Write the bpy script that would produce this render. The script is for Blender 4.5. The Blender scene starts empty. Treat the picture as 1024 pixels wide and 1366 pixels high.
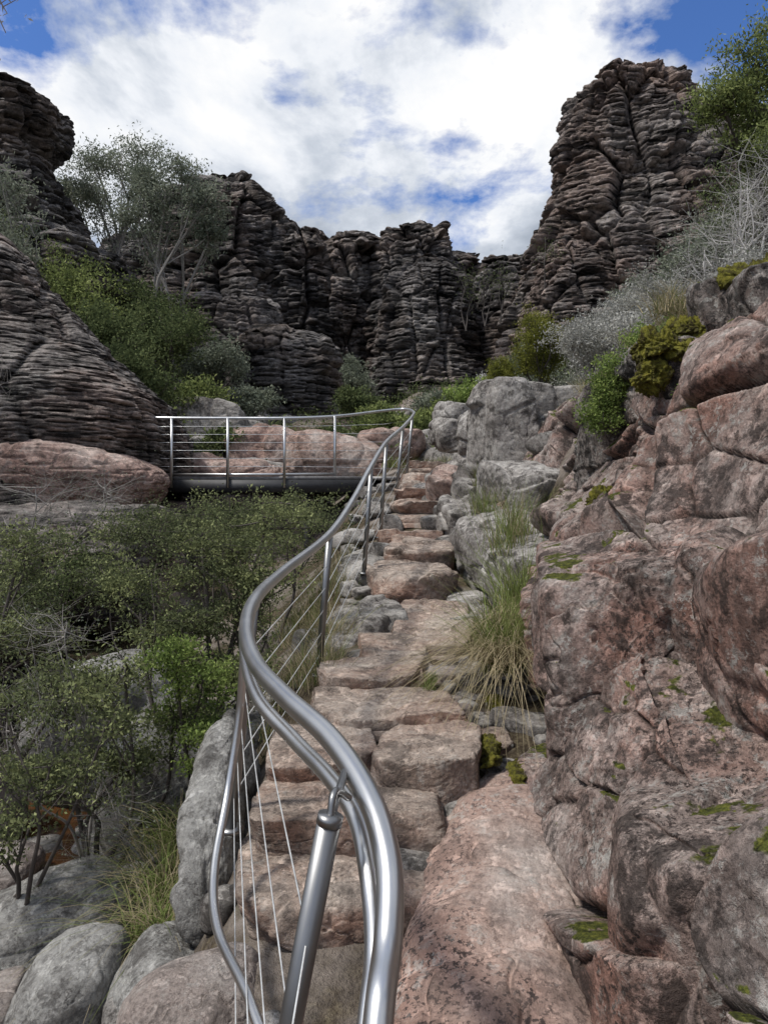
import bpy, math, numpy as np
from mathutils import Vector, Euler

scene = bpy.context.scene
# ------------------------------------------------------------------ noise
_r = np.random.default_rng(1)
_perm = _r.permutation(256); _perm = np.concatenate([_perm, _perm, _perm])
_g = _r.normal(size=(256, 3)); _g /= np.linalg.norm(_g, axis=1)[:, None]
_h = _r.uniform(0, 1, (256, 4))

def pn(P):
    P = np.asarray(P, float)
    Pi = np.floor(P).astype(np.int64); f = P - Pi
    u = f*f*f*(f*(f*6-15)+10); Pi &= 255
    out = np.zeros(len(P))
    for i in (0, 1):
        wx = u[:, 0] if i else 1-u[:, 0]
        a = _perm[Pi[:, 0]+i]
        for j in (0, 1):
            wy = u[:, 1] if j else 1-u[:, 1]
            b = _perm[a+Pi[:, 1]+j]
            for k in (0, 1):
                wz = u[:, 2] if k else 1-u[:, 2]
                h = _perm[b+Pi[:, 2]+k] & 255
                g = _g[h]
                out += wx*wy*wz*(g[:, 0]*(f[:, 0]-i)+g[:, 1]*(f[:, 1]-j)+g[:, 2]*(f[:, 2]-k))
    return out*1.5

def fbm(P, o=4, gain=.5):
    P = np.asarray(P, float); s = 0; a = 1.; t = 0
    for i in range(o):
        s = s + a*pn(P*(2.03**i)+i*17.3); t += a; a *= gain
    return s/t*1.4

def worley(P):
    Pi = np.floor(P).astype(np.int64); n = len(P)
    F1 = np.full(n, 9.); F2 = np.full(n, 9.); ID = np.zeros(n, np.int64)
    fr = P-Pi; Pm = Pi & 255
    for i in (-1, 0, 1):
        a = _perm[(Pm[:, 0]+i) & 255]
        for j in (-1, 0, 1):
            b_ = _perm[a+((Pm[:, 1]+j) & 255)]
            for k in (-1, 0, 1):
                h = _perm[b_+((Pm[:, 2]+k) & 255)]
                hj = _h[h]
                dx = fr[:, 0]-i-.15-.7*hj[:, 0]; dy = fr[:, 1]-j-.15-.7*hj[:, 1]; dz = fr[:, 2]-k-.15-.7*hj[:, 2]
                d = dx*dx+dy*dy+dz*dz
                b = d < F1
                F2 = np.where(b, F1, np.minimum(F2, d)); F1 = np.where(b, d, F1)
                if i == j == k == -1: DV = np.stack([dx, dy, dz], -1); ID = h.copy()
                else:
                    ID[b] = h[b]; DV[b, 0] = dx[b]; DV[b, 1] = dy[b]; DV[b, 2] = dz[b]
    return np.sqrt(F1), np.sqrt(F2), ID, DV

def blockdisp(P, size, seed, off=.16, tilt=.28, crack=.10, cw=.07, warp=.13):
    size = np.asarray(size, float); m = float(np.min(size))
    Q = P/size+seed*1.37+warp*np.stack([pn(P/size*1.7+5), pn(P/size*1.7+15), pn(P/size*1.7+25)], -1)
    F1, F2, ID, DV = worley(Q)
    e = F2-F1
    edge = np.clip(e/.10, 0, 1)**.5
    return m*(edge*(off*(_h[ID, 3]-.5)*2+tilt*(DV*_g[ID]).sum(1))-crack*np.exp(-(e/cw)**2))

# ------------------------------------------------------------------ mesh helpers
def make(name, V, F, mats, mi=None, tint=None, parent=None, smooth=True):
    me = bpy.data.meshes.new(name)
    V = np.asarray(V, np.float32); F = np.asarray(F, np.int32)
    me.vertices.add(len(V)); me.vertices.foreach_set('co', V.ravel())
    k = F.shape[1]
    me.loops.add(F.size); me.loops.foreach_set('vertex_index', F.ravel())
    me.polygons.add(len(F)); me.polygons.foreach_set('loop_start', np.arange(len(F), dtype=np.int32)*k)
    if smooth: me.polygons.foreach_set('use_smooth', np.ones(len(F), bool))
    if not isinstance(mats, (list, tuple)): mats = [mats]
    for m in mats: me.materials.append(m)
    if mi is not None: me.polygons.foreach_set('material_index', np.asarray(mi, np.int32))
    if tint is not None:
        at = me.attributes.new('tint', 'FLOAT', 'POINT'); at.data.foreach_set('value', np.asarray(tint, np.float32))
    me.update(calc_edges=True)
    ob = bpy.data.objects.new(name, me); scene.collection.objects.link(ob)
    if parent: ob.parent = parent
    return ob

def empty(name):
    e = bpy.data.objects.new(name, None); e.empty_display_size = .2
    scene.collection.objects.link(e); return e

def gridf(nr, nc, wrap=False):
    i = np.arange(nr-1)[:, None]; j = np.arange(nc if wrap else nc-1)[None, :]
    j2 = (j+1) % nc
    return np.stack([i*nc+j, i*nc+j2, (i+1)*nc+j2, (i+1)*nc+j], -1).reshape(-1, 4)

def merge(parts):
    V = []; F = []; o = 0
    for v, f in parts:
        V.append(v); F.append(f+o); o += len(v)
    return np.concatenate(V), np.concatenate(F)

def catmull(P, n=8):
    P = np.asarray(P, float); P = np.vstack([2*P[0]-P[1], P, 2*P[-1]-P[-2]])
    out = []
    for i in range(1, len(P)-2):
        t = np.linspace(0, 1, n, endpoint=False)[:, None]
        a, b, c, d = P[i-1], P[i], P[i+1], P[i+2]
        out.append(.5*((2*b)+(-a+c)*t+(2*a-5*b+4*c-d)*t*t+(-a+3*b-3*c+d)*t**3))
    out.append(P[-2][None]); return np.vstack(out)

def tube(P, r, sides=8, cap=False):
    P = np.asarray(P, float); n = len(P); r = np.broadcast_to(np.asarray(r, float), (n,)).copy()
    if cap:
        P = np.vstack([P[0], P, P[-1]]); r = np.concatenate([[1e-5], r, [1e-5]]); n += 2
        T = np.gradient(P[1:-1], axis=0); T = np.vstack([T[0], T, T[-1]])
    else: T = np.gradient(P, axis=0)
    T /= np.linalg.norm(T, axis=1)[:, None]+1e-12
    up = np.array([0, 0, 1.]) if abs(T[0][2]) < .9 else np.array([1., 0, 0])
    A = np.empty_like(P); a = np.cross(T[0], up); a /= np.linalg.norm(a)
    for i in range(n):
        a = a-T[i]*a.dot(T[i]); a /= np.linalg.norm(a)+1e-12; A[i] = a
    B = np.cross(T, A)
    th = np.arange(sides)/sides*2*math.pi
    V = P[:, None]+r[:, None, None]*(np.cos(th)[None, :, None]*A[:, None]+np.sin(th)[None, :, None]*B[:, None])
    return V.reshape(-1, 3), gridf(n, sides, True)

def boxm(a, b):
    a = np.array(a, float); b = np.array(b, float)
    c = np.array([[x, y, z] for x in (0, 1) for y in (0, 1) for z in (0, 1)])
    V = a+(b-a)*c
    F = np.array([[0, 1, 3, 2], [4, 6, 7, 5], [0, 4, 5, 1], [2, 3, 7, 6], [0, 2, 6, 4], [1, 5, 7, 3]])
    return V, F

_cs = {}
def cubesphere(n):
    if n in _cs: return _cs[n]
    t = np.tan(np.linspace(-1, 1, n+1)*math.pi/4)
    a, b = np.meshgrid(t, t, indexing='ij'); o = np.ones_like(a)
    fs = [(o, a, b), (-o, b, a), (b, o, a), (a, -o, b), (a, b, o), (b, a, -o)]
    V = np.concatenate([np.stack(f, -1).reshape(-1, 3) for f in fs])
    G_ = gridf(n+1, n+1); F = np.concatenate([G_+i*(n+1)**2 for i in range(6)])
    key = np.round(V*1e5).astype(np.int64)
    _, idx, inv = np.unique(key, axis=0, return_index=True, return_inverse=True)
    V = V[idx]; F = inv.reshape(-1)[F]
    V = V/np.linalg.norm(V, axis=1)[:, None]
    _cs[n] = (V, F); return _cs[n]

def strata_off(P, th, seed, rnd=.5, e=6):
    w = fbm(P*[.03/th, .03/th, .1/th]+seed, 2)
    q = np.floor(pn(P*[.16/th, .16/th, .02/th]+seed*3.1)*5)
    zz = P[:, 2]/th + w*1.1 + .31*q + .45*pn(np.stack([P[:, 2]*0, P[:, 2]*0+seed, P[:, 2]/th*.45], -1))
    li = np.floor(zz); f = zz-li
    g = 1-np.abs(2*f-1)**e
    off = pn(np.stack([P[:, 0]*.2/th+q*3, P[:, 1]*.2/th, li*7.31+seed], -1))
    return (g-1)+off*rnd*1.8

def rockmesh(c, s, rot=(0, 0, 0), seed=0, n=40, k=12, box=True, cuts=10, amp=.05, sc=2., crack=.5, th=0, tamp=.0, blk=0., bamp=1., slab=False):
    r = np.random.default_rng(seed+1000)
    D, F = cubesphere(n)
    N = []; H = []
    for v in ((1, 0, 0), (-1, 0, 0), (0, 1, 0), (0, -1, 0), (0, 0, 1), (0, 0, -1)):
        q = np.array(v, float)+r.normal(size=3)*(.05 if slab else .10)
        N.append(q/np.linalg.norm(q)); H.append(r.uniform(.9, 1.0))
    for i in range(cuts):
        q = r.normal(size=3)
        if slab: q[2] *= .18
        q /= np.linalg.norm(q); N.append(q); H.append(r.uniform(1.0, 1.25) if box else r.uniform(.9, 1.05))
    N = np.array(N); H = np.array(H)
    dd = np.maximum(0, D@N.T/H)
    rad = 1/np.power(np.sum(dd**k, 1), 1/k)
    s = np.array(s, float)
    P = D*rad[:, None]*s
    R = np.array(Euler([math.radians(a) for a in rot]).to_matrix())
    nd = D/s; nd /= np.linalg.norm(nd, axis=1)[:, None]
    P = P@R.T+np.array(c); nd = nd@R.T
    m = float(np.mean(s))
    Q = P+seed*3.7
    disp = amp*m*(fbm(Q*sc/m*.5, 3)*1.2+fbm(Q*sc/m*2.2, 5, .62)*.6)
    if blk and n >= 40:
        disp += blockdisp(Q, np.array([blk, blk, blk*.8]), seed, crack=.09, cw=.05)*bamp
        if bamp > .25: disp += blockdisp(Q, np.array([blk, blk, blk*.6])*.37, seed+5, crack=.1, cw=.06)*.4*bamp
    if crack:
        w = fbm(Q*sc/m*.35+[9, 3, 5], 4, .6)
        disp -= crack*amp*m*1.0*np.exp(-(w/.012)**2)
    P = P+nd*disp[:, None]
    if th:
        so = strata_off(P, th, seed)
        hz = nd*[1, 1, .15]
        P = P+hz*(so*tamp)[:, None]
    return P, F

def rock(name, c, s, mat, **kw):
    V, F = rockmesh(c, s, **kw); return make(name, V, F, mat)

def tower(c, r, z0, z1, prof, th, tamp, seed, M=240, K=240, lump=.16, joint=.5, sq=3., nf=.25, blk=2.2):
    """stacked sandstone tower. prof: list of (height fraction, radius fraction)"""
    fr = np.linspace(0, 1, K)
    rf = np.interp(fr, [p[0] for p in prof], [p[1] for p in prof])
    t = np.arange(M)/M*2*math.pi
    Z = (z0+(z1-z0)*fr)[:, None]+np.zeros((1, M))
    ct, st = np.cos(t), np.sin(t)
    base = 1/(np.abs(ct)**sq+np.abs(st)**sq)**(1/sq)
    dirs = np.stack([ct+0*Z, st+0*Z, 0*Z], -1).reshape(-1, 3)
    rr = (rf[:, None]*base[None])
    P = np.stack([c[0]+r[0]*rr*ct, c[1]+r[1]*rr*st, Z], -1).reshape(-1, 3)
    m = min(r)
    top = np.repeat(np.clip((rf)/.3, 0, 1), M)
    d = fbm(P*[nf, nf, nf*.35]+seed*5.1, 4)*m*lump*1.6
    d += blockdisp(P, np.array([blk, blk, blk*1.7]), seed, off=.2, tilt=.35, crack=.40, cw=.08)*joint
    d += blockdisp(P, np.array([blk, blk, blk*.55])*.42, seed+3, off=.3, tilt=.3, crack=.35, cw=.08)*.75*joint
    d += strata_off(P, th, seed, .35, 8)*tamp
    d += strata_off(P+3.3, th*.41, seed+5, .35, 6)*tamp*.42
    d += fbm(P*1.6/th, 3, .6)*tamp*.2
    P = P+dirs*(d*top)[:, None]
    P[:, 2] += (fbm(P*nf*2+3, 3)*(z1-z0)*.03+.5*blockdisp(P*[1, 1, 0], np.array([blk, blk, 1.]), seed, off=.3, tilt=.2))*np.repeat(np.clip((fr-.6)/.4, 0, 1), M)
    return P, gridf(K, M, True)

# ------------------------------------------------------------------ node helpers
class NT:
    def __init__(s, mat): s.t = mat.node_tree; s.n = s.t.nodes; s.l = s.t.links
    def add(s, ty, ins=None, **kw):
        nd = s.n.new(ty)
        for k, v in kw.items(): setattr(nd, k, v)
        for k, v in (ins or {}).items(): s.set(nd, k, v)
        return nd
    def set(s, nd, k, v):
        if isinstance(v, bpy.types.NodeSocket): s.l.new(v, nd.inputs[k])
        elif isinstance(v, bpy.types.Node): s.l.new(v.outputs[0], nd.inputs[k])
        else: nd.inputs[k].default_value = v
    def math(s, op, a, b=0., c=None, clamp=False):
        nd = s.add('ShaderNodeMath', operation=op, use_clamp=clamp); s.set(nd, 0, a); s.set(nd, 1, b)
        if c is not None: s.set(nd, 2, c)
        return nd.outputs[0]
    def ramp(s, fac, stops, interp='LINEAR'):
        nd = s.add('ShaderNodeValToRGB'); s.set(nd, 0, fac); cr = nd.color_ramp; cr.interpolation = interp
        while len(cr.elements) < len(stops): cr.elements.new(.5)
        for e, (p, c) in zip(cr.elements, stops):
            e.position = p; e.color = c if len(c) == 4 else (*c, 1)
        return nd.outputs[0]
    def mix(s, f, a, b, mode='MIX'):
        nd = s.add('ShaderNodeMix', data_type='RGBA', blend_type=mode)
        s.set(nd, 0, f); s.set(nd, 6, a); s.set(nd, 7, b); return nd.outputs[2]
    def noise(s, vec, scale, detail=4, rough=.6, dist=0.):
        nd = s.add('ShaderNodeTexNoise'); s.set(nd, 'Vector', vec); s.set(nd, 'Scale', scale); s.set(nd, 'Detail', detail)
        s.set(nd, 'Roughness', rough); s.set(nd, 'Distortion', dist); return nd.outputs[0]

def newmat(name):
    m = bpy.data.materials.new(name); m.use_nodes = True; nt = NT(m)
    b = nt.n['Principled BSDF']; return m, nt, b
def G(v): return (v, v, v)

def rock_mat(name, c1, c2, c3, scale=1., dark=(.05, .045, .04), darkamt=.5, lich=(.50, .49, .45), lichamt=.3,
             speck=.5, strata=0., sfreq=6., moss=0., bump=.8, bdist=.03, red=None, redamt=0., edge=1., streak=0., gain=1., top_pale=0., pits=1.2):
    m, nt, b = newmat(name)
    c1, c2, c3 = [tuple(v*gain for v in c) for c in (c1, c2, c3)]
    tc = nt.add('ShaderNodeTexCoord').outputs['Object']
    geo = nt.add('ShaderNodeNewGeometry')
    sx = nt.add('ShaderNodeSeparateXYZ', {0: geo.outputs['Normal']})
    n1 = nt.noise(tc, 1.1*scale, 5, .62)
    col = nt.ramp(n1, [(.36, c1), (.5, c2), (.64, c3)])
    if red:
        f = nt.ramp(nt.noise(tc, .8*scale, 4, .6, .8), [(.46, G(0)), (.58, G(redamt))])
        col = nt.mix(f, col, (*red, 1))
    n2 = nt.noise(tc, 7*scale, 7, .75)
    if top_pale:  # upward-facing surfaces mixed towards a paler rock colour, broken up by noise
        f = nt.math('MULTIPLY', nt.ramp(sx.outputs[2], [(.25, G(0)), (.8, G(1))]), nt.ramp(n2, [(.35, G(top_pale*.4)), (.55, G(top_pale))]))
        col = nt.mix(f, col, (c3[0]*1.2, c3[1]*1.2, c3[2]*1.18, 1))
    col = nt.mix(.7, col, nt.ramp(n2, [(.32, G(.22)), (.5, G(.95)), (.68, G(1.6))]), 'MULTIPLY')
    n3 = nt.noise(tc, 2.6*scale, 9, .78)
    col = nt.mix(nt.ramp(n3, [(.52, G(0)), (.57, G(darkamt))]), col, (*dark, 1))
    if streak:
        ms = nt.add('ShaderNodeMapping', {'Vector': tc, 'Scale': (3.2, 3.2, .5)})
        nst = nt.noise(ms, scale, 7, .7)
        col = nt.mix(nt.ramp(nst, [(.50, G(0)), (.60, G(streak))]), col, (dark[0]*1.2, dark[1]*1.2, dark[2]*1.2, 1))
    n4 = nt.noise(tc, 30*scale, 4, .72)
    f = nt.math('MULTIPLY', nt.ramp(n4, [(.53, G(0)), (.57, G(speck))]), nt.ramp(n1, [(.40, G(1)), (.56, G(.2))]))
    col = nt.mix(f, col, (dark[0]*1.1, dark[1]*1., dark[2]*1., 1))
    if lichamt:
        n5 = nt.noise(tc, 11*scale, 5, .78)
        f = nt.math('MULTIPLY', nt.ramp(n5, [(.52, G(0)), (.56, G(lichamt))]), nt.ramp(n3, [(.40, G(1)), (.53, G(0))]))
        col = nt.mix(f, col, (*lich, 1))
    hb = nt.math('ADD', n2, nt.math('MULTIPLY', n4, .5))
    hb = nt.math('ADD', hb, nt.math('MULTIPLY', n3, .8))
    hb = nt.math('SUBTRACT', hb, nt.math('MULTIPLY', nt.ramp(n2, [(.5, G(0)), (.56, G(1))]), .25*pits))
    if strata:
        mp = nt.add('ShaderNodeMapping', {'Vector': tc, 'Scale': (.14*sfreq, .14*sfreq, sfreq*1.4)})
        ns = nt.noise(mp, 1., 6, .68)
        col = nt.mix(strata, col, nt.ramp(ns, [(.38, G(.06)), (.44, G(.8)), (.6, G(1.35)), (.72, G(.7))]), 'MULTIPLY')
        mp2 = nt.add('ShaderNodeMapping', {'Vector': tc, 'Scale': (.5, .5, .06)})
        nv = nt.noise(mp2, 1.2, 4, .6)
        col = nt.mix(strata*.8, col, nt.ramp(nv, [(.38, G(.45)), (.58, G(1.15))]), 'MULTIPLY')
        hb = nt.math('ADD', hb, nt.math('MULTIPLY', nt.ramp(ns, [(.37, G(0)), (.46, G(1))]), 1.8*strata))
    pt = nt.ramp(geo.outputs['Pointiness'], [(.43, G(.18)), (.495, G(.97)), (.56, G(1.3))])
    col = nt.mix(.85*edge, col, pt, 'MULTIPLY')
    if moss:
        f = nt.math('ADD', nt.noise(tc, 2.2*scale, 5, .65), nt.math('MULTIPLY', sx.outputs[2], .22))
        f = nt.ramp(f, [(.76-moss*.2, G(0)), (.79-moss*.2, G(1))])
        mc = nt.ramp(n4, [(.35, (.03, .032, .01)), (.5, (.085, .095, .018)), (.68, (.19, .19, .035))])
        col = nt.mix(f, col, mc)
    nt.set(b, 'Base Color', col); nt.set(b, 'Roughness', .9); nt.set(b, 'Specular IOR Level', .2)
    bp = nt.add('ShaderNodeBump', {'Height': hb, 'Strength': bump, 'Distance': bdist})
    nt.set(b, 'Normal', bp); return m

def leaf_mat(name, stops, trans=.35, gain=1.):
    m, nt, b = newmat(name); nt.n.remove(b)
    at = nt.add('ShaderNodeAttribute', attribute_name='tint').outputs['Fac']
    col = nt.ramp(at, [(p, tuple(v*gain for v in c)) for p, c in stops])
    df = nt.add('ShaderNodeBsdfDiffuse', {0: col})
    tr = nt.add('ShaderNodeBsdfTranslucent', {0: col})
    mx = nt.add('ShaderNodeMixShader', {0: trans, 1: df, 2: tr})
    nt.l.new(mx.outputs[0], nt.n['Material Output'].inputs[0]); return m

M_pink = rock_mat('pink_sandstone', (.27, .165, .135), (.39, .265, .22), (.48, .38, .33), 1.6, darkamt=.5, speck=.7, lichamt=.3, bdist=.02, gain=.95, top_pale=.2)
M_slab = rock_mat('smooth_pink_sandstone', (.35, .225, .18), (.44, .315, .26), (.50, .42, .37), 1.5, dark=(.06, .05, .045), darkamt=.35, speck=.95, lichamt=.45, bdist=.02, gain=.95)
M_step = rock_mat('step_sandstone', (.22, .16, .125), (.325, .25, .205), (.43, .36, .305), 1.9, darkamt=.5, speck=.5, lichamt=.3, bdist=.022, red=(.29, .15, .10), redamt=.6, gain=.98, top_pale=.5)
M_gray = rock_mat('grey_sandstone', (.20, .18, .165), (.32, .295, .27), (.44, .415, .385), 1.6, darkamt=.75, speck=.6, lichamt=.5, bdist=.025, gain=.95, top_pale=.4)
M_wall = rock_mat('weathered_sandstone', (.22, .155, .13), (.355, .265, .23), (.47, .40, .36), 1.5, dark=(.045, .037, .033), darkamt=.8, speck=.9, lichamt=.65, bdist=.035, bump=1., moss=.06, red=(.34, .18, .135), redamt=.75, streak=.6, gain=1.02, top_pale=.4)
M_mossy = rock_mat('mossy_sandstone', (.17, .145, .13), (.30, .26, .235), (.46, .43, .40), 1.8, dark=(.035, .032, .03), darkamt=.9, speck=.9, lichamt=.8, bdist=.045, bump=1., moss=.14, red=(.30, .19, .155), redamt=.4, streak=.8, gain=1., top_pale=.5)
M_cliff = rock_mat('cliff_sandstone', (.15, .135, .13), (.235, .215, .205), (.335, .31, .29), .22, dark=(.032, .029, .028), darkamt=.6, speck=.3, lichamt=0, strata=1., sfreq=2.6, bump=1., bdist=.35, red=(.30, .21, .16), redamt=.4, gain=.86, top_pale=.3)
M_cliffr = rock_mat('cliff_brown_sandstone', (.17, .145, .135), (.28, .24, .22), (.38, .34, .31), .25, dark=(.033, .03, .029), darkamt=.6, speck=.3, lichamt=0, strata=1., sfreq=2.8, bump=1., bdist=.3, red=(.35, .24, .19), redamt=.5, gain=.9, top_pale=.3)
M_outc = rock_mat('laminated_sandstone', (.11, .10, .095), (.20, .175, .16), (.33, .295, .27), .6, dark=(.033, .03, .029), darkamt=.65, speck=.4, lichamt=.3, strata=.95, sfreq=9, bump=.9, bdist=.07, red=(.33, .21, .16), redamt=.35, gain=.8, top_pale=.4)
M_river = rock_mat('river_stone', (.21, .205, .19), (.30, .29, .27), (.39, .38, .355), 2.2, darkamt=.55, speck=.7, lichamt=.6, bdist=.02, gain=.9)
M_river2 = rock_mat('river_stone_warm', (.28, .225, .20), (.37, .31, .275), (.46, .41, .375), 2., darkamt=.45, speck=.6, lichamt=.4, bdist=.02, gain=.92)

def ground_mat():
    m, nt, b = newmat('rocky_ground')
    tc = nt.add('ShaderNodeTexCoord').outputs['Object']
    n = nt.noise(tc, .9, 5, .65)
    n4 = nt.noise(tc, 4, 6, .7); n22 = nt.noise(tc, 22, 5, .7)
    rockc = nt.ramp(n4, [(.3, (.10, .085, .07)), (.5, (.23, .195, .165)), (.7, (.35, .31, .275))])
    soil = nt.ramp(n22, [(.3, (.03, .024, .017)), (.5, (.08, .062, .042)), (.65, (.17, .14, .09)), (.75, (.30, .26, .18))])
    col = nt.mix(nt.ramp(n, [(.46, G(0)), (.56, G(1))]), soil, rockc)
    g = nt.ramp(nt.noise(tc, 1.6, 5, .7), [(.54, G(0)), (.64, G(.7))])
    col = nt.mix(g, col, nt.ramp(n22, [(.3, (.03, .04, .012)), (.6, (.11, .125, .045))]))
    nt.set(b, 'Base Color', col); nt.set(b, 'Roughness', 1.); nt.set(b, 'Specular IOR Level', .1)
    bp = nt.add('ShaderNodeBump', {'Height': nt.math('ADD', n22, n4), 'Strength': .9, 'Distance': .06})
    nt.set(b, 'Normal', bp); return m
M_ground = ground_mat()

def moss_mat():
    m, nt, b = newmat('moss')
    tc = nt.add('ShaderNodeTexCoord').outputs['Object']
    col = nt.ramp(nt.noise(tc, 14, 7, .8), [(.34, (.045, .03, .012)), (.46, (.12, .105, .018)), (.54, (.28, .27, .03)), (.7, (.45, .37, .06))])
    nt.set(b, 'Base Color', col); nt.set(b, 'Roughness', 1)
    bp = nt.add('ShaderNodeBump', {'Height': nt.noise(tc, 90, 5, .85), 'Strength': 1, 'Distance': .04}); nt.set(b, 'Normal', bp)
    return m
M_moss = moss_mat()

def steel_mat(name, a, r0):
    m, nt, b = newmat(name)
    tc = nt.add('ShaderNodeTexCoord').outputs['Object']
    n = nt.noise(tc, 9, 3, .5)
    n2 = nt.noise(tc, 300, 2, .5)
    nt.set(b, 'Base Color', nt.ramp(n, [(.3, (a*.93, a*.93, a*.925)), (.7, (a*1.05, a*1.05, a*1.04))])); nt.set(b, 'Metallic', 1.)
    nt.set(b, 'Roughness', nt.math('ADD', nt.math('MULTIPLY_ADD', n, .10, r0), nt.math('MULTIPLY', n2, .08)))
    return m
M_steel = steel_mat('brushed_stainless_steel', .56, .25)
M_post = steel_mat('dull_stainless_steel', .27, .32)
def flat(name, col, rough=.8, metal=0.):
    m, nt, b = newmat(name)
    tc = nt.add('ShaderNodeTexCoord').outputs['Object']
    n = nt.noise(tc, 12, 4, .7)
    nt.set(b, 'Base Color', nt.mix(.7, (*col, 1), nt.ramp(n, [(.3, G(.5)), (.7, G(1.4))]), 'MULTIPLY'))
    nt.set(b, 'Roughness', rough); nt.set(b, 'Metallic', metal)
    return m
M_beam = flat('dark_beam', (.03, .03, .032), .6)
M_deck = flat('deck_grating', (.25, .24, .23), .6, .4)
M_bark = flat('dark_bark', (.07, .058, .05))
M_barkg = flat('grey_bark', (.25, .23, .21))
M_bark2 = flat('pale_twig', (.42, .40, .38))
M_cable = flat('steel_cable', (.75, .75, .73), .35, .6)

# ------------------------------------------------------------------ ground height
ST = [
 (-60, [(-400, 0), (-60, 6), (-8, -1), (-4, -3), (0, -3), (4, 0), (60, 8), (400, 0)]),
 (-4, [(-400, 0), (-40, 6), (-8, 0), (-4, -2.6), (-1.2, -2.6), (-.6, -2.0), (.6, -2.0), (1.6, -1.2), (3, .6), (6, 2.5), (40, 12), (400, 0)]),
 (2.0, [(-400, 0), (-40, 6), (-8, 0), (-4.5, -2.6), (-1.5, -2.62), (-.85, -2.0), (-.6, -1.75), (.3, -1.72), (.9, -1.6), (1.5, -1.2), (2.3, 0), (3.2, 1.1), (7, 3), (40, 12), (400, 0)]),
 (4, [(-400, 0), (-40, 6), (-9, 0), (-5, -2.6), (-1.6, -2.62), (-1.1, -2.3), (-.65, -1.5), (-.45, -1.2), (.6, -1.2), (.9, -1.2), (1.6, -.6), (2.2, .2), (3.2, 1.1), (7, 3.0), (40, 13), (400, 0)]),
 (7, [(-400, 0), (-40, 7), (-9, .5), (-6, -2.4), (-2, -2.6), (-1.2, -1.7), (-.4, -1.0), (-.2, -.9), (.85, -.9), (1.3, -.5), (1.9, .5), (3, 1.5), (7, 3.7), (40, 14), (400, 0)]),
 (10, [(-400, 0), (-40, 8), (-9, 1.5), (-6.5, -1.2), (-3, -1.9), (-1.2, -1.3), (-.2, -.25), (0, -.15), (.9, -.12), (1.4, .4), (2.5, 1.6), (4, 2.3), (8, 4.6), (40, 16), (400, 0)]),
 (14, [(-400, 0), (-40, 10), (-9, 2.5), (-6, .5), (-4, -.8), (-1.5, -.6), (-.3, .5), (.2, .7), (1.4, .8), (2, 1.3), (3.5, 2.3), (8, 5.2), (40, 18), (400, 0)]),
 (18, [(-400, 0), (-40, 12), (-12, 5), (-8, 2.6), (-5, 1.3), (-3, 1.0), (0, 1.2), (2, 1.5), (4, 2.6), (9, 5.6), (40, 20), (400, 0)]),
 (25, [(-400, 0), (-40, 16), (-14, 8.0), (-9, 4.8), (-5, 2.6), (0, 2.4), (3, 2.8), (6, 4.6), (12, 8), (40, 22), (400, 0)]),
 (36, [(-400, 0), (-60, 20), (-20, 13), (-10, 7.5), (-4, 4.8), (0, 4.6), (5, 5.8), (10, 8.5), (20, 13), (60, 22), (400, 0)]),
 (55, [(-400, 0), (-60, 18), (-20, 14), (0, 9), (20, 14), (60, 18), (400, 0)]),
 (120, [(-400, 0), (0, 6), (400, 0)]),
 (450, [(-400, 0), (400, 0)]),
]
def hgt(x, y):
    x = np.asarray(x, float); y = np.asarray(y, float)
    ys = np.array([s[0] for s in ST]); Zs = np.stack([np.interp(x, [p[0] for p in s[1]], [p[1] for p in s[1]]) for s in ST])
    i = np.clip(np.searchsorted(ys, y)-1, 0, len(ys)-2); t = np.clip((y-ys[i])/(ys[i+1]-ys[i]), 0, 1)
    ar = np.arange(len(x)) if x.ndim else 0
    z = Zs[i, ar]*(1-t)+Zs[i+1, ar]*t
    P = np.stack([x, y, 0*x], -1)
    d = np.hypot(x, y)
    z = z+fbm(P*1.3, 4)*np.clip(.05+.02*np.abs(x-.2), 0, .25)+fbm(P*.25+9, 3)*np.clip((d-10)*.05, 0, 1.2)
    return z
def h1(x, y): return float(hgt(np.array([x]), np.array([y]))[0])

xs = np.concatenate([-np.geomspace(7, 400, 70)[::-1], np.linspace(-6.9, 6.9, 240), np.geomspace(7, 400, 70)])
ys = np.concatenate([-np.geomspace(4, 60, 12)[::-1], np.linspace(-3.9, 18, 300), np.geomspace(18.1, 440, 140)])
X, Y = np.meshgrid(xs, ys)
Zg = hgt(X.ravel(), Y.ravel())
make('ground', np.stack([X.ravel(), Y.ravel(), Zg], -1), gridf(len(ys), len(xs)), M_ground)

m, nt, b = newmat('creek_water')
nt.set(b, 'Base Color', (.09, .04, .015, 1)); nt.set(b, 'Roughness', .06)
tc = nt.add('ShaderNodeTexCoord').outputs['Object']
nt.set(b, 'Normal', nt.add('ShaderNodeBump', {'Height': nt.noise(tc, 5, 3, .5), 'Strength': .3, 'Distance': .02}))
gx, gy = np.meshgrid(np.linspace(-7, -1.2, 30), np.linspace(-3, 8.5, 50))
make('creek_water', np.stack([gx.ravel(), gy.ravel(), gx.ravel()*0-2.45], -1), gridf(50, 30), m)

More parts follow.
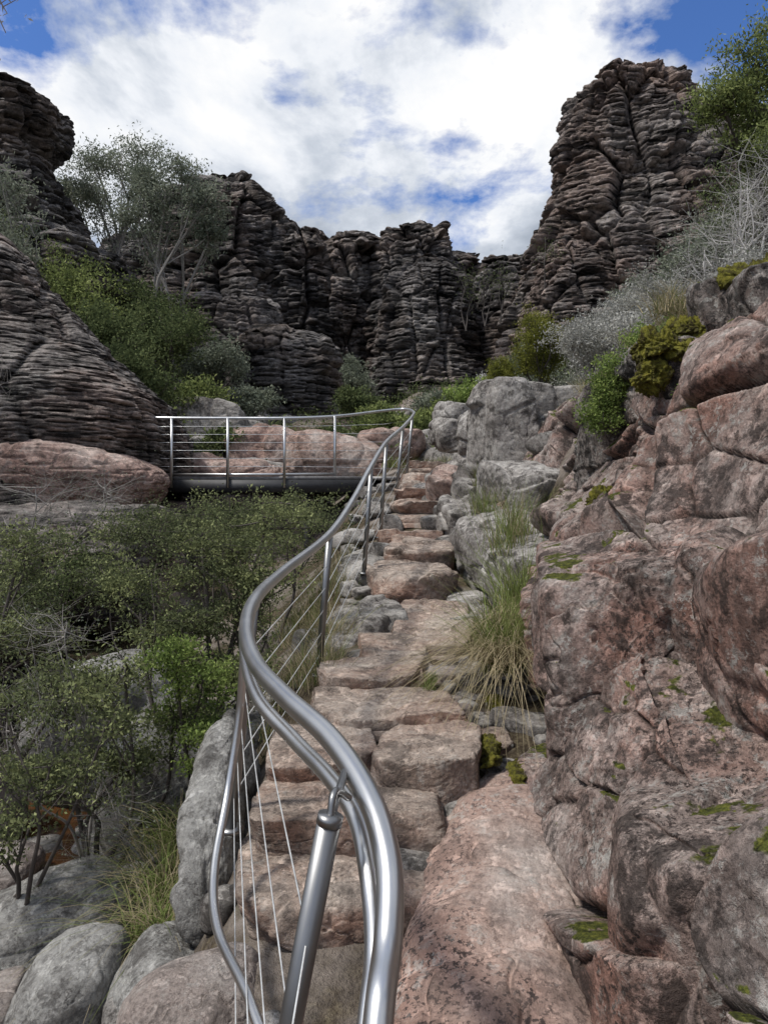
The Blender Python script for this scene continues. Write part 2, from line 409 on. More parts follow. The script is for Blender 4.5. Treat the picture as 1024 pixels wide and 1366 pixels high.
# ------------------------------------------------------------------ cliffs
def cliff(name, mat, towers):
    V, F = merge([tower(**t) for t in towers]); return make(name, V, F, mat)
P1 = [(0, 1.1), (.4, 1.0), (.75, .9), (.9, .78), (.97, .5), (1, .01)]
P2 = [(0, 1.05), (.5, 1.0), (.85, .95), (.95, .75), (.99, .4), (1, .01)]
cliff('sandstone_cliff', M_cliff, [
    dict(c=(-9.6, 47), r=(4.6, 5.5), z0=4, z1=20.6, prof=[(0, 1.15), (.5, 1.05), (.75, .98), (.88, .8), (.97, .55), (1, .01)], th=.66, tamp=.40, seed=1, joint=1., K=300),
    dict(c=(-14.5, 50), r=(5, 5), z0=4, z1=18.5, prof=P1, th=.7, tamp=.42, seed=2, joint=1., M=200, K=200),
    dict(c=(-5.0, 47), r=(3.1, 4.5), z0=4, z1=17.2, prof=P2, th=.62, tamp=.38, seed=3, joint=1., K=280),
    dict(c=(-2.2, 47.5), r=(2.2, 4.5), z0=4, z1=17.2, prof=P2, th=.62, tamp=.36, seed=4, joint=.9, K=280),
    dict(c=(1.8, 46.5), r=(2.8, 4.4), z0=4, z1=17.4, prof=P2, th=.66, tamp=.38, seed=5, joint=.9, K=280),
    dict(c=(4.8, 49), r=(3, 4.4), z0=4, z1=16.6, prof=P1, th=.7, tamp=.4, seed=6, joint=.9, M=200, K=200),
    dict(c=(8.6, 50), r=(3.6, 4.4), z0=4, z1=16.8, prof=P2, th=.7, tamp=.4, seed=7, joint=.9, M=200, K=200),
])
cliff('sandstone_outcrop', M_cliff, [
    dict(c=(2.3, 40), r=(3.0, 3.6), z0=3, z1=13.6, prof=[(0, 1.1), (.4, 1.0), (.7, .86), (.88, .62), (.97, .34), (1, .01)], th=.46, tamp=.28, seed=8, joint=.6, blk=1.6),
    dict(c=(6.6, 42), r=(2.2, 3.2), z0=3, z1=13.8, prof=P1, th=.5, tamp=.3, seed=9, joint=.6, blk=1.6, M=200, K=200)])
cliff('sandstone_outcrop', M_cliff, [
    dict(c=(-4.0, 30), r=(2.3, 2.4), z0=1, z1=7.2, prof=P1, th=.38, tamp=.2, seed=10, M=200, K=180, joint=.45, blk=1.4),
    dict(c=(-6.8, 33), r=(2.6, 2.4), z0=2, z1=9.6, prof=P1, th=.38, tamp=.2, seed=11, M=200, K=180, joint=.45, blk=1.4)])
cliff('sandstone_cliff', M_cliffr, [
    dict(c=(12.8, 38.5), r=(7.2, 6.5), z0=4, z1=22.2, prof=[(0, 1.12), (.18, 1.0), (.36, .87), (.44, .80), (.6, .63), (.68, .55), (.78, .52), (.86, .46), (.95, .42), (.985, .36), (1, .01)], th=.56, tamp=.34, seed=12, M=400, K=400, joint=.75, lump=.06),
    dict(c=(17.5, 38), r=(4, 5), z0=6, z1=19.5, prof=P1, th=.6, tamp=.4, seed=13, joint=.8, M=200, K=200),
    dict(c=(8.6, 35), r=(2.8, 3), z0=3, z1=12.9, prof=[(0, 1.25), (.5, .95), (.8, .65), (.95, .3), (1, .01)], th=.45, tamp=.28, seed=14, joint=.5)])
cliff('sandstone_cliff', M_cliff, [
    dict(c=(-15.6, 27), r=(5.8, 4), z0=3, z1=15.4, prof=[(0, 1.3), (.35, 1.18), (.48, 1.05), (.55, .86), (.68, .72), (.78, .64), (.84, .70), (.93, .68), (.97, .45), (1, .01)], th=.5, tamp=.36, seed=15, M=320, K=300, joint=.5, lump=.06)])
cliff('sandstone_outcrop', M_outc, [
    dict(c=(-7.9, 14.3), r=(4.0, 3.0), z0=-1.5, z1=5.3, prof=[(0, 1.1), (.3, 1.03), (.42, 1.02), (.52, .95), (.6, .80), (.70, .62), (.8, .46), (.9, .32), (.97, .2), (1, .01)], th=.20, tamp=.085, seed=16, M=460, K=440, joint=.22, lump=.05, nf=.5, blk=1.6)])

# ------------------------------------------------------------------ boulders
B = 'boulder'
def bo(c, s, mat, **kw):
    kw.setdefault('n', 60); kw.setdefault('amp', .05); kw.setdefault('blk', .8*float(np.mean(s))/.5); kw.setdefault('bamp', .4)
    return rock(B, c, s, mat, **kw)

# continuous rock wall on the right of the path (one sheet of jointed sandstone)
WS = [(-2.0, [(.85, -2.3), (.88, -1.8), (.92, -1.2), (1.05, -.95), (1.3, -.85), (1.5, -.3), (1.7, .3), (2.2, .9), (4, 1.8)]),
      (1.0, [(.72, -2.2), (.78, -1.7), (.82, -1.2), (.98, -.92), (1.3, -.8), (1.5, -.3), (1.7, .3), (2.2, .9), (4, 1.8)]),
      (2.2, [(.62, -1.9), (.68, -1.5), (.74, -1.1), (.90, -.85), (1.2, -.72), (1.42, -.3), (1.62, .3), (2.1, .9), (4, 1.9)]),
      (2.9, [(.68, -1.7), (.72, -1.3), (.76, -.9), (.86, -.50), (1.15, -.35), (1.42, -.15), (1.66, .4), (2.1, 1.0), (4, 1.9)]),
      (3.5, [(.76, -1.5), (.78, -1.1), (.82, -.6), (.90, -.27), (1.2, -.14), (1.45, 0), (1.75, .6), (2.1, 1.1), (4, 2)]),
      (4.4, [(.9, -1.35), (.95, -1), (1.0, -.5), (1.10, -.15), (1.4, -.05), (1.54, .3), (1.72, .95), (2.2, 1.3), (4, 2)]),
      (5.5, [(1.0, -1.2), (1.08, -.9), (1.15, -.5), (1.25, -.15), (1.5, .05), (1.68, .5), (1.85, .95), (2.4, 1.35), (4, 2.05)]),
      (7.0, [(.98, -1.1), (1.08, -.75), (1.18, -.45), (1.32, -.15), (1.6, .15), (1.8, .55), (2.0, .95), (2.5, 1.35), (4, 2.05)]),
      (9.0, [(1.0, -.6), (1.1, -.3), (1.2, .0), (1.32, .3), (1.6, .55), (1.85, .8), (2.1, 1.15), (2.6, 1.5), (4, 2.2)])]
def wall():
    nv = 440; ny = 680
    Y_ = np.concatenate([np.linspace(-2, 1.2, 60, endpoint=False), np.linspace(1.2, 9, ny-60)]); Ys = [w_[0] for w_ in WS]
    A = np.array([w_[1] for w_ in WS])
    tt = np.interp(np.linspace(0, 1, nv), [0, .9, 1], [0, 7, 8])
    cs = np.stack([np.stack([np.interp(tt, range(9), a[:, i]) for i in (0, 1)], -1) for a in A])
    ker = np.hanning(23); ker /= ker.sum()
    for q in range(len(cs)):
        for i in (0, 1):
            e = np.pad(cs[q, :, i], 11, mode='reflect', reflect_type='odd'); cs[q, :, i] = np.convolve(e, ker, 'valid')
    XX = np.stack([np.interp(Y_, Ys, cs[:, j, 0]) for j in range(nv)], 1)
    ZZ = np.stack([np.interp(Y_, Ys, cs[:, j, 1]) for j in range(nv)], 1)
    YY = np.repeat(Y_[:, None], nv, 1)
    P = np.stack([XX, YY, ZZ], -1)
    du = np.gradient(P, axis=0); dv = np.gradient(P, axis=1)
    N = np.cross(du, dv); N /= np.linalg.norm(N, axis=-1)[..., None]
    if N[ny//2, nv//4, 0] > 0: N = -N
    P = P.reshape(-1, 3); N = N.reshape(-1, 3)
    d = blockdisp(P, (.95, 1.2, .8), 4, off=.14, tilt=.34, crack=.20, cw=.03, warp=.06)
    d += blockdisp(P, (.48, .55, .32), 9, off=.10, tilt=.24, crack=.16, cw=.035, warp=.08)*.55
    d += blockdisp(P, (.16, .2, .07), 11, off=.2, tilt=.35, crack=.25, cw=.07)*.4*np.clip(.2+fbm(P*1.5, 2)*2, 0, 1)
    d += fbm(P*2.2, 7, .62)*.042
    return P+N*d[:, None], gridf(ny, nv)
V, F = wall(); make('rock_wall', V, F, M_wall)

bo((.46, 2.55, -1.74), (.46, 1.5, .46), M_slab, rot=(6, 0, -8), seed=1, n=150, k=7, box=False, cuts=10, amp=.035, crack=.5, bamp=.1)
bo((1.30, 3.7, -.92), (.50, .85, .82), M_wall, rot=(0, -10, -12), seed=2, n=180, k=22, amp=.04, sc=2.2, bamp=.25, crack=.8)
bo((1.08, 2.25, -1.5), (.36, .6, .72), M_wall, rot=(0, -8, -8), seed=3, n=150, k=20, amp=.04, bamp=.25, crack=.8)
bo((1.75, 2.95, -1.0), (.5, .8, .98), M_wall, rot=(0, -12, 5), seed=4, n=140, k=20, amp=.045, bamp=.3, crack=.8)
bo((2.45, 5.1, .55), (.72, .7, .82), M_mossy, rot=(0, -6, 8), seed=6, n=170, k=22, amp=.06, sc=2.6, bamp=.7, blk=.55)
bo((2.62, 4.3, .35), (.62, .6, 1.05), M_mossy, rot=(0, -5, -5), seed=7, n=150, k=22, amp=.06, sc=2.6, bamp=.7, blk=.5)
bo((1.90, 5.9, .3), (.32, .45, .72), M_mossy, rot=(0, -5, 12), seed=8, n=90, k=18, amp=.06, bamp=.7, blk=.45)
bo((1.25, 6.1, -.62), (.33, .6, .40), M_gray, rot=(8, -20, 0), seed=10, n=80)
bo((1.1, 7.3, -.42), (.36, .6, .42), M_gray, rot=(8, -10, 10), seed=11, n=80, k=9)
bo((1.55, 8.0, .1), (.42, .6, .42), M_gray, rot=(5, -5, 20), seed=12, n=70, k=9)
bo((1.95, 9.8, .78), (.78, .75, .34), M_gray, rot=(0, 0, 10), seed=13, n=90, k=20, bamp=.25, slab=True)
bo((2.15, 9.9, 1.34), (.82, .7, .30), M_gray, rot=(4, 4, 0), seed=14, n=90, k=20, bamp=.25, slab=True)
bo((1.45, 9.5, 1.05), (.34, .6, .60), M_gray, rot=(0, -8, 15), seed=15, n=70, k=16)
bo((2.6, 9.4, .6), (.7, .7, .6), M_gray, rot=(0, 0, 25), seed=16, n=70)
bo((1.15, 13.2, 1.35), (.28, .4, .3), M_gray, rot=(0, 0, 15), seed=17, n=40)
bo((1.35, 13.6, 1.75), (.4, .4, .22), M_gray, rot=(0, 8, 15), seed=18, n=40)
bo((1.7, 12.6, 1.25), (.5, .6, .45), M_gray, seed=19, n=50)
bo((1.0, 11.5, .35), (.3, .8, .3), M_pink, seed=20, n=50, rot=(12, 0, -8))
bo((.95, 9.2, -.1), (.28, .6, .25), M_gray, seed=21, n=50, rot=(8, 0, 5))
bo((.95, 5.6, -1.0), (.22, .4, .22), M_gray, seed=22, n=50)
bo((-1.0, 15.6, 1.0), (1.3, .9, .68), M_slab, seed=30, n=70, k=5, rot=(0, 4, 0), bamp=.15)
bo((-3.4, 15.8, .75), (1.3, .9, .42), M_pink, seed=31, n=60, k=6)
bo((-5.3, 12.4, .55), (1.75, 1.2, .62), M_pink, seed=32, n=110, k=6, rot=(0, 8, 0), th=.2, tamp=.04, bamp=.2)
bo((-4.6, 10.6, -.9), (1.5, 1.2, 1.0), M_outc, seed=33, n=80, th=.18, tamp=.06)
bo((-2.9, 18.5, 1.6), (1.0, .8, .5), M_pink, seed=34, n=50)
bo((-5.0, 20.5, 2.5), (1.3, .8, .6), M_gray, seed=35, n=50)
bo((.2, 17.5, 1.5), (.9, .8, .4), M_pink, seed=36, n=50)
bo((-2.6, 13.9, -.4), (2.2, .9, .75), M_outc, seed=37, n=60)
# left of the path
bo((-.74, 4.0, -2.06), (.19, .95, .84), M_river, rot=(8, -12, 4), seed=40, n=120, k=9, amp=.07, bamp=.15)
bo((-.62, 2.45, -1.70), (.27, .30, .25), M_river2, seed=41, n=80, k=5, box=False, amp=.04, rot=(0, 5, 10), bamp=.15)
bo((-.92, 3.1, -2.05), (.24, .3, .3), M_river, seed=141, n=80, k=6, box=False, amp=.05, rot=(0, 5, 30), bamp=.15)
bo((-1.85, 4.0, -2.33), (.62, .45, .40), M_river, seed=42, n=90, k=5, box=False, amp=.04, rot=(0, -14, 20), bamp=.15)
bo((-1.38, 3.25, -2.22), (.25, .36, .34), M_river, seed=43, n=90, k=5, box=False, amp=.04, bamp=.15)
bo((-1.78, 3.3, -2.38), (.2, .36, .28), M_river2, seed=44, n=60, k=5, box=False, amp=.04, bamp=.15)
bo((-1.15, 3.75, -2.2), (.14, .16, .13), M_river2, seed=45, n=40, k=5, box=False, bamp=.15)
bo((-.95, 2.6, -2.15), (.2, .3, .25), M_river, seed=47, n=50, k=5, box=False, bamp=.15)
bo((-2.4, 6.6, -1.95), (.8, .7, .75), M_river, seed=48, n=80, k=6, box=False, bamp=.15)
bo((-3.4, 5.6, -2.2), (.7, .6, .6), M_river2, seed=49, n=60, k=6, box=False, bamp=.15)
bo((-2.7, 5.0, -2.42), (.4, .3, .2), M_river2, seed=50, n=50, k=6, box=False, bamp=.15)
bo((-1.5, 5.6, -2.0), (.5, .8, .55), M_river, seed=51, n=60, k=6, bamp=.15)
bo((-.28, 6.3, -1.13), (.36, .75, .25), M_gray, seed=52, n=70, rot=(3, 0, -8))
bo((-.15, 8.2, -.75), (.32, .6, .3), M_gray, seed=53, n=50, rot=(10, 0, -5))
bo((-4.9, 8, -1.4), (1.2, 1.3, 1.1), M_outc, seed=54, n=70, th=.2, tamp=.06)

# ------------------------------------------------------------------ stone steps
def st(c, s, rot=(0, 0, 0), seed=0, k=34, mat=None, n=90):
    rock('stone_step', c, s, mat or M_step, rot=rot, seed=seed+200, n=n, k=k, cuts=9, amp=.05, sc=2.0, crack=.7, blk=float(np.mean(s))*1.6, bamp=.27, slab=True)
st((-.22, 2.15, -1.80), (.42, .36, .13), seed=1)
st((.02, 1.5, -1.93), (.6, .5, .13), seed=2)
st((-.20, 3.00, -1.52), (.39, .33, .14), (1, 0, 4), 3)
st((-.13, 3.34, -1.33), (.42, .32, .095), (1, 0, -4), 4)
st((-.31, 3.74, -1.23), (.28, .35, .10), (2, 1, 6), 5)
st((.22, 3.68, -1.24), (.26, .35, .145), (2, -2, -10), 6)
st((0, 4.22, -1.14), (.44, .35, .08), (0, 0, 5), 7)
st((-.09, 4.82, -1.07), (.33, .33, .08), (0, 0, -3), 8)
st((.36, 4.55, -1.20), (.13, .24, .07), (0, 0, 8), 9, mat=M_river2, n=40)
st((.33, 5.05, -1.15), (.17, .20, .09), (0, 0, -8), 10, mat=M_river2, n=40)
st((.60, 4.35, -1.24), (.12, .16, .07), (0, 0, 28), 42, mat=M_river2, n=40)
st((.55, 4.75, -1.20), (.10, .18, .07), (0, 0, -18), 43, mat=M_gray, n=40)
st((.58, 3.98, -1.27), (.10, .14, .08), (4, 0, 12), 44, mat=M_step, n=40)
st((.78, 4.15, -1.22), (.12, .2, .10), (4, 0, 42), 45, mat=M_gray, n=40)
st((.62, 5.2, -1.12), (.15, .38, .09), (2, -4, -8), 40, mat=M_gray, n=40)
st((.06, 5.52, -1.05), (.27, .38, .10), (4, 0, 8), 11)
st((.38, 6.12, -.97), (.33, .78, .12), (6, -2, -4), 12)
st((.74, 6.6, -.92), (.18, .58, .12), (5, -5, -4), 41, mat=M_gray)
st((-.02, 6.5, -.93), (.20, .58, .10), (6, 0, 4), 13, mat=M_gray)
st((.25, 7.45, -.74), (.44, .58, .20), (4, 0, 6), 14, k=14)
st((.42, 8.5, -.52), (.42, .58, .18), (5, 0, -6), 15, k=14)
zs = [-.24, -.05, .14, .32, .48, .63, .78, .92]
for i, z in enumerate(zs):
    yy = 9.2+i*.68
    st((.34+.08*i, yy+.25, z-.09), (.44, .46, .10), (0, 0, (-1)**i*5), 20+i, n=44)

# loose rocks
rg = np.random.default_rng(5); parts = []
def scatter(n, x0, x1, y0, y1, s0, s1, res=9):
    for _ in range(n):
        x = rg.uniform(x0, x1); y = rg.uniform(y0, y1); s = rg.uniform(s0, s1)
        parts.append(rockmesh((x, y, h1(x, y)+s*.15), (s*rg.uniform(.7, 1.4), s*rg.uniform(.7, 1.4), s*rg.uniform(.4, .8)),
                     rot=(rg.uniform(-15, 15), rg.uniform(-15, 15), rg.uniform(0, 180)), seed=int(rg.integers(9999)), n=res, k=10, amp=.06, crack=0))
scatter(60, -.7, .9, 2, 9, .03, .10)
scatter(40, .4, .95, 3.6, 6, .02, .07)
scatter(90, -3.5, -.9, 2, 7, .06, .25, 14)
scatter(60, .7, 2.0, 8, 13, .12, .35, 14)
scatter(50, -6, 3, 15, 28, .2, .7, 14)
scatter(25, -.6, .2, 6, 13, .08, .22, 12)
scatter(60, -10, 12, 24, 38, .3, 1.0, 14)
V, F = merge(parts); make('loose_rocks', V, F, M_gray)

# ------------------------------------------------------------------ handrail
hr = empty('metal_handrail')
rail = catmull([(-.35, -.6, -1.35), (-.12, .45, -1.12), (-.03, .95, -.985), (-.01, 1.25, -.855), (.008, 1.33, -.75), (.007, 1.43, -.665), (-.034, 1.57, -.592), (-.126, 1.77, -.535),
    (-.264, 2.02, -.50), (-.396, 2.32, -.468), (-.49, 2.67, -.42), (-.533, 3.1, -.363), (-.52, 3.8, -.31), (-.367, 5.1, -.148), (-.252, 6.3, .113), (-.128, 7.5, .457),
    (.028, 9.2, .856), (.28, 11.2, 1.266), (.494, 13, 1.664), (.54, 13.9, 1.86), (.36, 14.5, 1.99), (-.15, 14.2, 1.9), (-.75, 13.4, 1.72), (-1.5, 13, 1.63), (-2.6, 13, 1.625), (-3.67, 13, 1.63), (-4.35, 13.1, 1.65)], 12)
V, F = tube(rail, .0265, 24, cap=True); make('top_rail', V, F, M_steel, parent=hr)
r2 = catmull([(-.35, -.6, -1.42), (-.15, .5, -1.18), (-.06, 1.0, -1.04), (-.03, 1.3, -.905), (-.017, 1.39, -.81), (-.03, 1.48, -.715), (-.06, 1.61, -.655), (-.13, 1.77, -.625), (-.24, 2.0, -.607),
    (-.38, 2.26, -.56), (-.485, 2.62, -.49), (-.535, 2.95, -.42), (-.535, 3.12, -.385)], 12)
V, F = tube(r2, .020, 16, cap=True); make('second_rail', V, F, M_steel, parent=hr)
r3 = catmull([(-.535, 3.06, -.40), (-.55, 2.96, -.55), (-.572, 2.97, -.80), (-.60, 2.88, -1.08), (-.592, 2.62, -1.25), (-.52, 2.35, -1.31), (-.354, 2.0, -1.314), (-.27, 1.75, -1.36), (-.25, 1.2, -1.5), (-.35, .2, -1.75)], 12)
V, F = tube(r3, .016, 14, cap=True); make('bottom_rail', V, F, M_steel, parent=hr)
posts = [((-.33, .1, -2.0), (-.2, .1, -1.2)), ((-.33, 1.52, -1.78), (-.106, 1.47, -.60)), ((-.655, 3.2, -1.36), (-.54, 3.1, -.39)), ((-.455, 5.2, -1.14), (-.37, 5.1, -.17)),
         ((-.20, 7.5, -.62), (-.13, 7.5, .43)), ((-.046, 9.2, -.32), (.028, 9.2, .83)), ((.17, 11.2, .1), (.28, 11.2, 1.24)), ((.38, 13.1, .5), (.49, 13.0, 1.64))]
parts = []
for i, (a, bb) in enumerate(posts):
    a = np.array(a); bb = np.array(bb)
    parts.append(tube(np.array([a, a+(bb-a)*.5, bb]), .024, 16, cap=True))
    parts.append(tube(np.array([a, a+[0, 0, .015]]), .055, 14, cap=True))
parts.append(tube(catmull([(-.106, 1.47, -.61), (-.098, 1.50, -.56), (-.075, 1.60, -.61)], 6), .008, 8, cap=True))
parts.append(tube(np.array([(-.106, 1.47, -.605), (-.085, 1.63, -.565)]), .009, 8, cap=True))
parts.append(tube(np.array([(-.108, 1.47, -.612), (-.104, 1.47, -.594)]), .026, 14, cap=True))
V, F = merge(parts); make('posts', V, F, M_post, parent=hr)
parts = []
fr = [.16, .32, .48, .64, .80]
for f in fr:
    pp = [np.array(a)+(np.array(bb)-np.array(a))*f for a, bb in posts]
    for i in range(len(pp)-1):
        rr = .0022 if i < 2 else .0028
        parts.append(tube(np.linspace(pp[i], pp[i+1], 3), rr, 6))
V, F = merge(parts); make('cables', V, F, M_cable, parent=hr)

# footbridge platform
fb = empty('footbridge')
zf = .62
V, F = merge([boxm((-3.95, 13.0, zf-.06), (-.35, 14.6, zf)), boxm((-.35+.003, 13.3, zf-.05), (.4, 14.7, zf+.01))]); make('deck', V, F, M_deck, parent=fb, smooth=False)
V, F = merge([boxm((-4.1, 12.96, zf-.28), (-.3, 13.06, zf-.063)), boxm((-4.1, 14.4, zf-.28), (-.3, 14.5, zf-.063))] +
             [boxm((x, 13.065, zf-.26), (x+.08, 14.395, zf-.065)) for x in np.arange(-3.9, -.4, .8)] +
             [boxm((x, 13.1, -1.2), (x+.1, 13.2, zf-.285)) for x in (-3.0, -1.4)]); make('beams', V, F, M_beam, parent=fb, smooth=False)
parts = []
for x in [-.87, -1.72, -2.7, -3.67]:
    yb = 12.95 if x < -1 else 13.25
    zt = 1.62 if x < -1 else 1.70
    parts.append(tube(np.array([(x, yb, zf-.2), (x, yb+.02, zt)]), .026, 8, cap=True))
parts.append(tube(np.array([(-3.9, 12.98, zf+.05), (-4.0, 13.0, zf+.4), (-4.33, 13.08, 1.62)]), .022, 8, cap=True))
parts.append(tube(np.array([(-3.9, 12.98, zf+.03), (-2, 12.98, zf+.03), (-.87, 13.2, zf+.05)]), .022, 8, cap=True))
V, F = merge(parts); make('railing_posts', V, F, M_steel, parent=fb)
parts = []
for k in range(6):
    f = (k+1)/7
    z = zf+.03+f*.97
    e = np.array([-3.92-.42*f, 13.02+.06*f, z])
    parts.append(tube(np.array([e, (-3.67, 12.98, z), (-1.72, 12.98, z), (-.87, 13.25, z+.05*f), (.0, 14.1, z+.2*f), (.42, 14.3, z+.3*f), (.5, 13.4, z+.2*f)]), .0045, 5))
V, F = merge(parts); make('railing_cables', V, F, M_cable, parent=fb)

# ------------------------------------------------------------------ vegetation
def leaves(C, n, spread, L, W, r, upbias=.5):
    idx = r.integers(len(C), size=n)
    P = C[idx]+r.normal(size=(n, 3))*np.array(spread)
    a = r.normal(size=(n, 3)); a[:, 2] += upbias; a /= np.linalg.norm(a, axis=1)[:, None]
    b2 = r.normal(size=(n, 3)); b2 = np.cross(a, b2); b2 /= np.linalg.norm(b2, axis=1)[:, None]
    nn = np.cross(a, b2)
    l = L*r.uniform(.6, 1.3, n)[:, None]; w = W*r.uniform(.7, 1.3, n)[:, None]
    V = np.stack([P, P+a*l*.5+b2*w*.5+nn*w*.2, P+a*l, P+a*l*.5-b2*w*.5+nn*w*.2], 1).reshape(-1, 3)
    F = np.arange(n*4).reshape(-1, 4)
    return V, F, idx

def plant(name, base, blobs, L, W, nl, seed, tr, bark, leafm, nsub=9, ntw=4, spread=None, up=.5, tint0=0., sides=5, stems=1):
    r = np.random.default_rng(seed+77)
    base = np.array(base, float); parts = []; C = []; Ct = []
    for bi, (cx, cy, cz, rx, ry, rz) in enumerate(blobs):
        c = np.array([cx, cy, cz]); R = np.array([rx, ry, rz])
        b0 = base+np.append(r.normal(size=2)*tr*stems, 0)
        mid = b0+(c-b0)*[.35, .35, .5]+r.normal(size=3)*np.linalg.norm(c-b0)*.07
        limb = catmull([b0-[0, 0, .1], b0+(mid-b0)*.5+r.normal(size=3)*np.linalg.norm(c-b0)*.03, mid, c-[0, 0, rz*.4], c+[0, 0, rz*.3]], 5)
        nl_ = len(limb); parts.append(tube(limb, np.linspace(tr, tr*.25, nl_), sides+1))
        for s in range(nsub):
            i0 = int(nl_*r.uniform(.45, .97)); p0 = limb[i0]
            q = r.normal(size=3); q /= np.linalg.norm(q); q *= r.uniform(.55, 1.05)
            if q[2] < -.5: q[2] *= .5
            e = c+q*R
            m_ = (p0+e)/2+r.normal(size=3)*np.linalg.norm(e-p0)*.10-[0, 0, .06*rz]
            sb = catmull([p0, m_, e], 4); r0 = tr*.35
            parts.append(tube(sb, np.linspace(r0, r0*.25, len(sb)), sides))
            cl = r.uniform(-.25, .25)
            C.append(e); Ct.append(cl)
            for t in range(ntw):
                j = int(len(sb)*r.uniform(.35, .99)); p1 = sb[j]
                e1 = p1+r.normal(size=3)*R*.28+[0, 0, .10*rz]
                parts.append(tube(np.array([p1, (p1+e1)/2+r.normal(size=3)*.02*R, e1]), np.array([r0*.3, r0*.2, r0*.1]), 3))
                C.append(e1); Ct.append(cl+r.uniform(-.1, .1)); C.append((p1+e1)/2); Ct.append(cl-.1)
    V1, F1 = merge(parts); n1 = len(F1)
    C = np.array(C); Ct = np.array(Ct)
    if spread is None: spread = np.mean([b[3] for b in blobs])*.13
    V2, F2, idx = leaves(C, nl, (spread, spread, spread*.7), L, W, r, up)
    t = np.clip(.5+tint0+Ct[idx]+r.normal(size=nl)*.16, 0, 1)
    tint = np.concatenate([np.zeros(len(V1)), np.repeat(t, 4)])
    V, F = np.concatenate([V1, V2]), np.concatenate([F1, F2+len(V1)])
    mi = np.concatenate([np.zeros(n1, int), np.ones(len(F2), int)])
    return make(name, V, F, [bark, leafm], mi=mi, tint=tint, smooth=False)

LM_tea = leaf_mat('tea_tree_leaf', [(0, (.05, .06, .032)), (.4, (.13, .15, .075)), (.7, (.23, .255, .115)), (1, (.36, .385, .18))], .33, 1.08)
LM_green = leaf_mat('green_leaf', [(0, (.045, .06, .025)), (.4, (.13, .16, .06)), (.7, (.25, .29, .10)), (1, (.40, .44, .18))], .35, 1.05)
LM_mid = leaf_mat('heath_leaf', [(0, (.035, .048, .022)), (.5, (.10, .125, .055)), (1, (.22, .25, .11))], .3, 1.1)
LM_gum = leaf_mat('gum_leaf', [(0, (.07, .085, .06)), (.5, (.17, .19, .14)), (1, (.31, .33, .25))], .25, 1.1)
LM_yel = leaf_mat('yellow_green_leaf', [(0, (.06, .07, .015)), (.5, (.19, .20, .045)), (1, (.36, .35, .09))], .35)
LM_bri = leaf_mat('bright_green_leaf', [(0, (.06, .09, .025)), (.5, (.20, .27, .08)), (1, (.40, .47, .15))], .4)
LM_grey = leaf_mat('grey_heath_leaf', [(0, (.18, .18, .155)), (.5, (.36, .355, .32)), (1, (.54, .53, .49))], .25)

# near gully tea trees
plant('tea_tree_shrub', (-1.72, 4.5, -2.25), [(-2.0, 4.7, -1.15, .45, .45, .22), (-1.55, 4.5, -.95, .38, .4, .2), (-1.95, 4.3, -1.5, .3, .3, .12), (-1.35, 4.8, -1.3, .28, .3, .14), (-1.62, 4.6, -1.55, .25, .25, .10)],
      .030, .014, 9500, 1, .020, M_bark, LM_tea, nsub=9, ntw=6, spread=.04)
plant('tea_tree_shrub', (-1.95, 3.95, -2.15), [(-1.95, 3.9, -1.05, .28, .3, .14), (-1.75, 3.9, -1.35, .25, .3, .11), (-2.0, 3.8, -1.6, .22, .25, .09), (-1.5, 4.0, -1.15, .25, .25, .12)],
      .028, .013, 4000, 31, .014, M_bark, LM_tea, nsub=8, ntw=6, spread=.035)
plant('tea_tree_shrub', (-1.35, 5.6, -2.1), [(-1.45, 6.0, -.25, .6, .5, .28), (-1.0, 6.2, -.12, .5, .45, .26), (-1.9, 5.8, -.45, .45, .45, .2), (-.95, 5.8, -.6, .38, .4, .18), (-1.5, 5.6, -.85, .45, .4, .16), (-1.1, 5.5, -1.15, .3, .3, .14)],
      .030, .014, 24000, 2, .026, M_bark, LM_tea, nsub=11, ntw=6, spread=.045)
plant('tea_tree_shrub', (-2.9, 5.6, -2.3), [(-2.75, 5.6, -.35, .5, .5, .22), (-3.1, 5.8, -.75, .5, .5, .22), (-2.45, 5.5, -.85, .42, .4, .16), (-2.9, 5.2, -1.3, .35, .4, .14), (-2.3, 5.4, -1.25, .32, .3, .14)],
      .030, .014, 14500, 3, .024, M_bark, LM_tea, nsub=10, ntw=6, spread=.045)
plant('tea_tree_shrub', (-1.22, 4.7, -2.15), [(-1.12, 4.6, -1.05, .24, .25, .14), (-1.02, 4.5, -1.35, .2, .2, .12), (-1.25, 4.5, -.85, .2, .2, .1)],
      .028, .013, 5500, 4, .014, M_bark, LM_bri, nsub=9, ntw=5, spread=.035)
plant('bare_shrub', (-1.95, 4.9, -2.2), [(-1.9, 4.5, -.75, .5, .4, .3), (-2.3, 4.6, -1.3, .4, .4, .4)], .02, .01, 500, 33, .012, M_barkg, LM_gum, nsub=16, ntw=7, spread=.1)
plant('bare_shrub', (-1.3, 4.2, -2.2), [(-1.45, 4.1, -1.6, .35, .3, .3), (-1.6, 4.1, -1.9, .3, .3, .2)], .02, .01, 300, 34, .008, M_barkg, LM_gum, nsub=12, ntw=6, spread=.08)
plant('tea_tree_shrub', (-1.2, 8.2, -1.6), [(-1.0, 8.3, .0, .7, .6, .28), (-1.9, 8.6, -.1, .7, .6, .28), (-2.7, 8.4, -.2, .6, .6, .25)],
      .036, .016, 15000, 5, .028, M_bark, LM_tea, nsub=12, ntw=5, spread=.07)
plant('tea_tree_shrub', (-3.6, 8.2, -1.8), [(-3.5, 8.2, -.7, .6, .6, .35), (-4.0, 7.6, -.9, .6, .6, .35)],
      .036, .016, 8000, 6, .028, M_bark, LM_mid, nsub=10, ntw=5, spread=.08)
